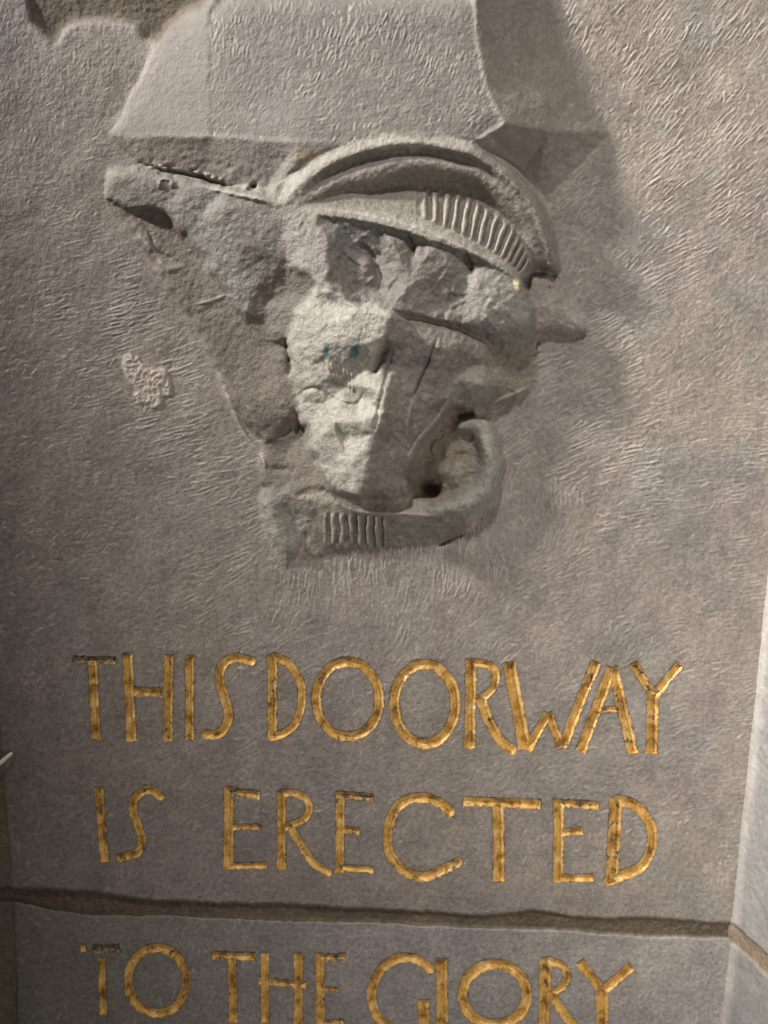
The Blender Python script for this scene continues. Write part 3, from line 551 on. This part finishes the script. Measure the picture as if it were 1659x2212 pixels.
for ch, word, conv, scl, strokes in LET:
    al = [(conv(p) if conv else p) for st in strokes for p in st[1]]
    x0, x1 = min(p[0] for p in al) - 18, max(p[0] for p in al) + 18; y0, y1 = min(p[1] for p in al) - 18, max(p[1] for p in al) + 18
    s = sub(x0, x1, y0, y1); G, D, Fd = groove(X[s], Y[s], strokes, conv, scl)
    letter_jobs.append((ch, word, conv, scl, strokes, x0, x1, y0, y1))
    rim = np.exp(-((G - 0.0) / .12) ** 2) * (G > 0)
    H[s] = H[s] - np.where(G > 0.15, D + 1.8, 0) - 0.0 * rim
    stain = blur((G > 0.02).astype(float), 3)[..., None] * .35
    TINT[s] = TINT[s] * (1 - stain) + np.array((0.17, 0.13, 0.09)) * stain
Hl = H  # (letters read the undisturbed sheet around them from Hbase below)

# ------------------------------------------------------------------ materials
def stone_mat(name, rough=0.62, spec=0.35, bump=0.9, var=0.30):
    m = bpy.data.materials.new(name); m.use_nodes = True; nt = m.node_tree; N = nt.nodes; L = nt.links
    b = N['Principled BSDF']; geo = N.new('ShaderNodeNewGeometry')
    at_ = N.new('ShaderNodeAttribute'); at_.attribute_name = 'tint'
    aw = N.new('ShaderNodeAttribute'); aw.attribute_name = 'wear'
    def noise(scale, det, rgh=.6):
        n = N.new('ShaderNodeTexNoise'); n.inputs['Scale'].default_value = scale; n.inputs['Detail'].default_value = det
        n.inputs['Roughness'].default_value = rgh; L.new(geo.outputs['Position'], n.inputs['Vector']); return n
    n1 = noise(260, 5); n2 = noise(1300, 3, .7); n3 = noise(45, 4)
    def mapr(src, a, b_, lo, hi):
        r = N.new('ShaderNodeMapRange'); r.inputs[1].default_value = a; r.inputs[2].default_value = b_; r.inputs[3].default_value = lo; r.inputs[4].default_value = hi
        L.new(src, r.inputs[0]); return r.outputs[0]
    def math_(op, a, b_):
        q = N.new('ShaderNodeMath'); q.operation = op
        for i, v in enumerate((a, b_)):
            if isinstance(v, (int, float)): q.inputs[i].default_value = v
            else: L.new(v, q.inputs[i])
        return q.outputs[0]
    f = math_('MULTIPLY', mapr(n1.outputs[0], .3, .7, 1 - var, 1 + var), mapr(n2.outputs[0], .3, .7, 1 - var * .8, 1 + var * .8))
    f = math_('MULTIPLY', f, mapr(n3.outputs[0], .3, .7, .9, 1.1))
    vm = N.new('ShaderNodeVectorMath'); vm.operation = 'SCALE'; L.new(at_.outputs['Vector'], vm.inputs[0]); L.new(f, vm.inputs['Scale'])
    mx = N.new('ShaderNodeMix'); mx.data_type = 'RGBA'
    L.new(math_('MULTIPLY', aw.outputs['Fac'], 0.75), mx.inputs[0]); L.new(vm.outputs[0], mx.inputs[6]); mx.inputs[7].default_value = (0.45, 0.41, 0.375, 1)
    L.new(mx.outputs[2], b.inputs['Base Color'])
    L.new(mapr(n1.outputs[0], .3, .7, rough - .1, rough + .12), b.inputs['Roughness']); b.inputs['Specular IOR Level'].default_value = spec
    nb = noise(520, 4, .65); nb2 = noise(190, 3)
    hsum = math_('ADD', math_('MULTIPLY', nb.outputs[0], .7), nb2.outputs[0])
    bp = N.new('ShaderNodeBump'); bp.inputs['Strength'].default_value = bump; bp.inputs['Distance'].default_value = 0.0016
    L.new(hsum, bp.inputs['Height']); L.new(bp.outputs[0], b.inputs['Normal'])
    return m
M_wall = stone_mat('dressed_stone', .58, .45, .5, .27)
M_rel = stone_mat('weathered_stone', .62, .4, .8, .25)
M_mort = stone_mat('lime_mortar', .85, .2, 1.0, .25)
M_base = stone_mat('base_stone', .6, .38, .55, .18)
M_pale = stone_mat('pale_stone', .6, .35, .4, .16)

def gold_mat():
    m = bpy.data.materials.new('gilding'); m.use_nodes = True; nt = m.node_tree; N = nt.nodes; L = nt.links
    b = N['Principled BSDF']; geo = N.new('ShaderNodeNewGeometry'); aw = N.new('ShaderNodeAttribute'); aw.attribute_name = 'wear'
    def noise(scale, det, off=0):
        mp = N.new('ShaderNodeMapping'); mp.inputs['Location'].default_value = (off, off, off); L.new(geo.outputs['Position'], mp.inputs[0])
        n = N.new('ShaderNodeTexNoise'); n.inputs['Scale'].default_value = scale; n.inputs['Detail'].default_value = det; n.inputs['Roughness'].default_value = .65
        L.new(mp.outputs[0], n.inputs['Vector']); return n.outputs[0]
    r = N.new('ShaderNodeValToRGB'); e = r.color_ramp.elements
    e[0].position = .33; e[0].color = (0.24, 0.12, 0.035, 1); e[1].position = .70; e[1].color = (0.82, 0.64, 0.36, 1)
    q = e.new(.45); q.color = (0.55, 0.325, 0.085, 1); q = e.new(.57); q.color = (0.72, 0.47, 0.15, 1)
    L.new(noise(90, 4), r.inputs[0])
    ad = N.new('ShaderNodeMath'); ad.operation = 'ADD'; L.new(noise(140, 4, 3.0), ad.inputs[0])
    sc2 = N.new('ShaderNodeMath'); sc2.operation = 'MULTIPLY'; sc2.inputs[1].default_value = .38; L.new(aw.outputs['Fac'], sc2.inputs[0]); L.new(sc2.outputs[0], ad.inputs[1])
    mr = N.new('ShaderNodeMapRange'); mr.inputs[1].default_value = .585; mr.inputs[2].default_value = .68; L.new(ad.outputs[0], mr.inputs[0])
    mx = N.new('ShaderNodeMix'); mx.data_type = 'RGBA'; L.new(mr.outputs[0], mx.inputs[0]); L.new(r.outputs[0], mx.inputs[6])
    rb = N.new('ShaderNodeValToRGB'); rb.color_ramp.elements[0].position = .42; rb.color_ramp.elements[0].color = (0.065, 0.04, 0.022, 1)
    rb.color_ramp.elements[1].position = .62; rb.color_ramp.elements[1].color = (0.36, 0.27, 0.17, 1); L.new(noise(420, 3, 7.0), rb.inputs[0])
    L.new(rb.outputs[0], mx.inputs[7]); L.new(mx.outputs[2], b.inputs['Base Color'])
    b.inputs['Metallic'].default_value = .15; b.inputs['Roughness'].default_value = .45; b.inputs['Specular IOR Level'].default_value = .45
    bp = N.new('ShaderNodeBump'); bp.inputs['Strength'].default_value = .4; bp.inputs['Distance'].default_value = .0010
    L.new(noise(480, 4, 1.0), bp.inputs['Height']); L.new(bp.outputs[0], b.inputs['Normal']); return m
M_gold = gold_mat()

# ------------------------------------------------------------------ mesh building
def empty(name, loc, label=None, cat=None, kind=None, group=None):
    o = bpy.data.objects.new(name, None); col.objects.link(o); o.location = loc; o.empty_display_size = .02
    tag(o, label, cat, kind, group); return o
def tag(o, label=None, cat=None, kind=None, group=None):
    if label: o['label'] = label
    if cat: o['category'] = cat
    if kind: o['kind'] = kind
    if group: o['group'] = group
    return o
def world_loc(o):
    p = Vector((0, 0, 0))
    while o: p += o.location; o = o.parent
    return np.array(p)

def sheet(name, P, keep, mat, parent, tint, wear, normals=None, label=None, flip=False):
    """P (ny,nx,3) vertex grid, keep (ny-1,nx-1) faces used"""
    ny, nx = P.shape[:2]; fi, fj = np.nonzero(keep)
    a = fi * nx + fj; quads = np.stack([a, a + nx, a + nx + 1, a + 1], 1)
    if flip: quads = quads[:, ::-1]
    used, inv = np.unique(quads.ravel(), return_inverse=True)
    co = P.reshape(-1, 3)[used] - world_loc(parent)
    me = bpy.data.meshes.new(name); n = len(quads)
    me.vertices.add(len(used)); me.vertices.foreach_set('co', co.astype(np.float32).ravel())
    me.loops.add(n * 4); me.loops.foreach_set('vertex_index', inv.astype(np.int32).ravel())
    me.polygons.add(n); me.polygons.foreach_set('loop_start', np.arange(0, n * 4, 4, dtype=np.int32)); me.polygons.foreach_set('loop_total', np.full(n, 4, np.int32))
    me.update(calc_edges=True)
    me.polygons.foreach_set('use_smooth', np.ones(n, bool))
    A = me.attributes.new('tint', 'FLOAT_VECTOR', 'POINT'); A.data.foreach_set('vector', tint.reshape(-1, 3)[used].astype(np.float32).ravel())
    B = me.attributes.new('wear', 'FLOAT', 'POINT'); B.data.foreach_set('value', wear.ravel()[used].astype(np.float32))
    if normals is not None:
        me.normals_split_custom_set_from_vertices(normals.reshape(-1, 3)[used].astype(np.float32))
    me.materials.append(mat)
    o = bpy.data.objects.new(name, me); col.objects.link(o); o.parent = parent
    if label: o['label'] = label
    return o

def grid_normals(P):
    du = np.gradient(P, axis=1); dv = np.gradient(P, axis=0); n = np.cross(dv, du)
    n /= np.linalg.norm(n, axis=-1, keepdims=True) + 1e-12
    return n

PW = at(X, Y, H)
NW = grid_normals(PW)
if NW[300, 300, 1] > 0: NW = -NW
FID = ID[:-1, :-1]
XEDGE = float(at(1586, 1949, 0)[0])
inside = (PW[:-1, :-1, 0] < XEDGE + 0.012)

def base_at(x, y, h=0): return tuple(float(v) for v in at(x, y, h))
wall = empty('stone_wall', base_at(830, 2222), 'grey brown stone wall of large dressed blocks with recessed brown mortar joints', 'wall', 'structure')
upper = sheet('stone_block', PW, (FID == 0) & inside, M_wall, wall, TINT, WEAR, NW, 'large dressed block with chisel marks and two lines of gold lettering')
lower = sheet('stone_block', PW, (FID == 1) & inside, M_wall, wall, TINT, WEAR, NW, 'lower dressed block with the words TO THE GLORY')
sheet('stone_block', PW, (FID == 3), M_wall, wall, TINT, WEAR, NW)
sheet('stone_block', PW, (FID == 4), M_wall, wall, TINT, WEAR, NW)
sheet('stone_block', PW, (FID == 5) & inside, M_wall, wall, TINT, WEAR, NW)
sheet('mortar_joint', PW, (FID == 2) & inside, M_mort, wall, TINT, WEAR, NW)
sheet('plaster_splash', PW, (FID == P_PLAS), M_pale, upper, TINT, WEAR, NW, 'pale crusty splash of plaster stuck to the stone')

base = empty('carved_base', base_at(770, 291), 'splayed stone base projecting from the wall above the broken carving', 'pedestal')
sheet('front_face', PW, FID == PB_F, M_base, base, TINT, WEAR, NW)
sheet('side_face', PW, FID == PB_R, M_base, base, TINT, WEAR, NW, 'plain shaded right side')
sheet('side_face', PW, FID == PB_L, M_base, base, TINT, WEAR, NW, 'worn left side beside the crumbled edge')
sheet('underside', PW, FID == PB_U, M_base, base, TINT, WEAR, NW)
sheet('underside', PW, FID == PB_V, M_base, base, TINT, WEAR, NW)

relief = empty('broken_carving', base_at(780, 1225), 'broken weathered stone carving with ribbed arched moulding and curled scroll under the base', 'carving')
for pid, nm, lab in ((P_LOW, 'worn_ground', None), (P_POINT, 'pointed_arm', 'tapering arm reaching to the upper left'), (P_FACET, 'broken_cheek', 'pinkish broken facet'), (P_HOLLOW, 'hollow', None),
                     (P_CROWN, 'rough_crown', 'rough brown broken mass under the arched band'), (P_FACE, 'broken_face', 'pale chalky broken front with two blue green spots'), (P_SIDE, 'broken_side', None),
                     (P_BUMP, 'knob', None), (P_BACK, 'recessed_side', None), (P_NUB, 'stub', 'low worn stub on the right'), (P_MOULD, 'arched_moulding', None), (P_RIBS, 'ribbed_band', None), (P_RIDGE, 'pale_ridge', None),
                     (P_RING, 'curl', 'rounded curl at the lower right'), (P_INSIDE, 'curl_hollow', None), (P_SCROLL, 'ribbed_scroll', None), (P_CURL, 'scroll_end', None), (P_LEDGE, 'ledge', None)):
    sheet(nm, PW, FID == pid, M_rel, relief, TINT, WEAR, NW, lab)

# gilded letters: fine sheets lining the cut grooves
from math import floor
Hs = None
def sample(A, x, y):
    j = np.clip(np.searchsorted(gx, x) - 1, 0, len(gx) - 2); i = np.clip(np.searchsorted(gy, y) - 1, 0, len(gy) - 2)
    fx = (x - gx[j]) / (gx[j + 1] - gx[j]); fy = (y - gy[i]) / (gy[i + 1] - gy[i])
    return (A[i, j] * (1 - fx) + A[i, j + 1] * fx) * (1 - fy) + (A[i + 1, j] * (1 - fx) + A[i + 1, j + 1] * fx) * fy
LB = 4.0 * fbm(X, Y, 240, 2, 31) + 1.6 * fbm(X, Y, 60, 2, 35)
for ch, word, conv, scl, strokes, x0, x1, y0, y1 in letter_jobs:
    lx, ly = np.meshgrid(np.arange(x0, x1, .9), np.arange(y0, y1, .9)); G, D, Fd = groove(lx, ly, strokes, conv, scl)
    hh = sample(LB, lx, ly) - D * (0.95 + .06 * vnoise(lx, ly, 12, 151)) + 0.25 * vnoise(lx, ly, 4, 152) + 0.35 * vnoise(lx, ly, 9, 153) + 0.8
    PL_ = at(lx, ly, hh); nn = grid_normals(PL_)
    if nn[5, 5, 1] > 0: nn = -nn
    wr = Fd + .35 * ss(.30, .05, G) + random.uniform(-.1, .14)
    sheet('letter', PL_, (G[:-1, :-1] > 0.05), M_gold, lower if word in ('TO', 'THE', 'GLORY') else upper, np.zeros(lx.shape + (3,)), wr, nn,
          'gold letter %s in the word %s' % (ch, word))

# ------------------------------------------------------------------ return wall on the right (nearly square to the inscribed face)
def return_wall():
    ang = math.radians(72); du = np.array([math.cos(ang), -math.sin(ang), 0.0])
    ztop, zbot = base_at(1700, -380)[2], base_at(1586, 2560)[2]; zj_t = base_at(1578, 1993)[2]; zj_b = base_at(1563, 2033)[2]
    us = np.concatenate([np.arange(-0.006, .12, .0009), np.arange(.12, .34, .006)]); zs = np.concatenate([np.arange(zbot, zj_b - .03, .004), np.arange(zj_b - .03, ztop, .0012)])
    Uu, Z = np.meshgrid(us, zs); ux = Uu / PX; zy = Z / PX
    jt_ = zj_t + .0012 * fbm(ux, zy, 40, 3, 201); jb_ = zj_b + .0012 * fbm(ux, zy, 40, 3, 203)
    ht = 3.0 * fbm(ux, zy, 120, 3, 205) + 2.0 * fbm(ux, zy, 24, 3, 207) + .8 * vnoise(ux, zy, 7, 208)
    joint = (Z < jt_) & (Z > jb_)
    corner = np.exp(-(np.clip(ux, 0, None) / 9.0) ** 2) * np.exp(-((Z - (zj_t + zj_b) / 2) / .012) ** 2)
    ht = ht * ss(0, 30, ux) - joint * 5.0 + corner * 7; ht = blur(ht, .8)
    nrm = np.array([-math.sin(ang), -math.cos(ang), 0.0])
    P = np.array([XEDGE - .0005, 0, 0]) + Uu[..., None] * du + Z[..., None] * np.array([0, 0, 1.0]) + (ht * PX)[..., None] * nrm
    N_ = grid_normals(P)
    if N_[10, 10, 0] > 0: N_ = -N_
    t = np.zeros(Uu.shape + (3,)); nn = fbm(ux, zy, 80, 4, 209)[..., None]
    t[:] = (0.27, 0.265, 0.255); t *= 1 + .14 * nn
    e = np.exp(-((ux - 10) / 16.0) ** 2)[..., None]; t = t * (1 - .6 * e) + np.array((0.50, 0.465, 0.43)) * .6 * e
    jm = np.clip(blur(joint.astype(float), .8) + corner, 0, 1)[..., None]; t = t * (1 - jm) + np.array((0.26, 0.205, 0.145)) * jm
    wz = np.zeros_like(Uu); jf = joint[:-1, :-1]; up = (Z >= jt_)[:-1, :-1] & ~jf
    sheet('stone_block', P, up, M_pale, wall, t, wz, N_, 'pale side block of the right return', True)
    sheet('stone_block', P, ~up & ~jf, M_pale, wall, t, wz, N_, 'pale lower side block of the right return', True)
    sheet('mortar_joint', P, jf, M_mort, wall, t, wz, N_, None, True)
return_wall()

# ------------------------------------------------------------------ pale straw-like splinter caught in the left joint
def splinter():
    A = at(-22, 1668, 14); B = at(26, 1626, 10); n = 9; k = 8
    ax = B - A; L = np.linalg.norm(ax); ax /= L; s1 = np.cross(ax, [0, 1, 0]); s1 /= np.linalg.norm(s1); s2 = np.cross(ax, s1)
    vs = []; fs = []
    for i in range(n):
        t = i / (n - 1); r = .0026 * (1 - .45 * t) * (1 + .15 * random.uniform(-1, 1)); c = A + ax * L * t + s2 * .0012 * math.sin(t * 3)
        for q in range(k):
            a = 2 * math.pi * q / k; vs.append(tuple(c + s1 * r * math.cos(a) + s2 * r * .6 * math.sin(a) - A))
    for i in range(n - 1):
        for q in range(k): fs.append((i * k + q, i * k + (q + 1) % k, (i + 1) * k + (q + 1) % k, (i + 1) * k + q))
    fs.append(tuple(range((n - 1) * k, n * k))); fs.append(tuple(range(k - 1, -1, -1)))
    me = bpy.data.meshes.new('splinter'); me.from_pydata(vs, [], fs); me.polygons.foreach_set('use_smooth', [True] * len(fs))
    o = bpy.data.objects.new('splinter', me); col.objects.link(o); o.location = A
    m = bpy.data.materials.new('dry_straw'); m.use_nodes = True; b = m.node_tree.nodes['Principled BSDF']; nz = m.node_tree.nodes.new('ShaderNodeTexNoise'); nz.inputs['Scale'].default_value = 300
    r = m.node_tree.nodes.new('ShaderNodeValToRGB'); r.color_ramp.elements[0].color = (.45, .4, .33, 1); r.color_ramp.elements[1].color = (.75, .7, .62, 1)
    m.node_tree.links.new(nz.outputs[0], r.inputs[0]); m.node_tree.links.new(r.outputs[0], b.inputs['Base Color']); b.inputs['Roughness'].default_value = .7; me.materials.append(m)
    tag(o, 'small pale splinter sticking out of the joint at the left edge of the inscribed stone', 'splinter')
splinter()
print('tris', sum(len(o.data.polygons) * 2 for o in bpy.data.objects if o.type == 'MESH'))
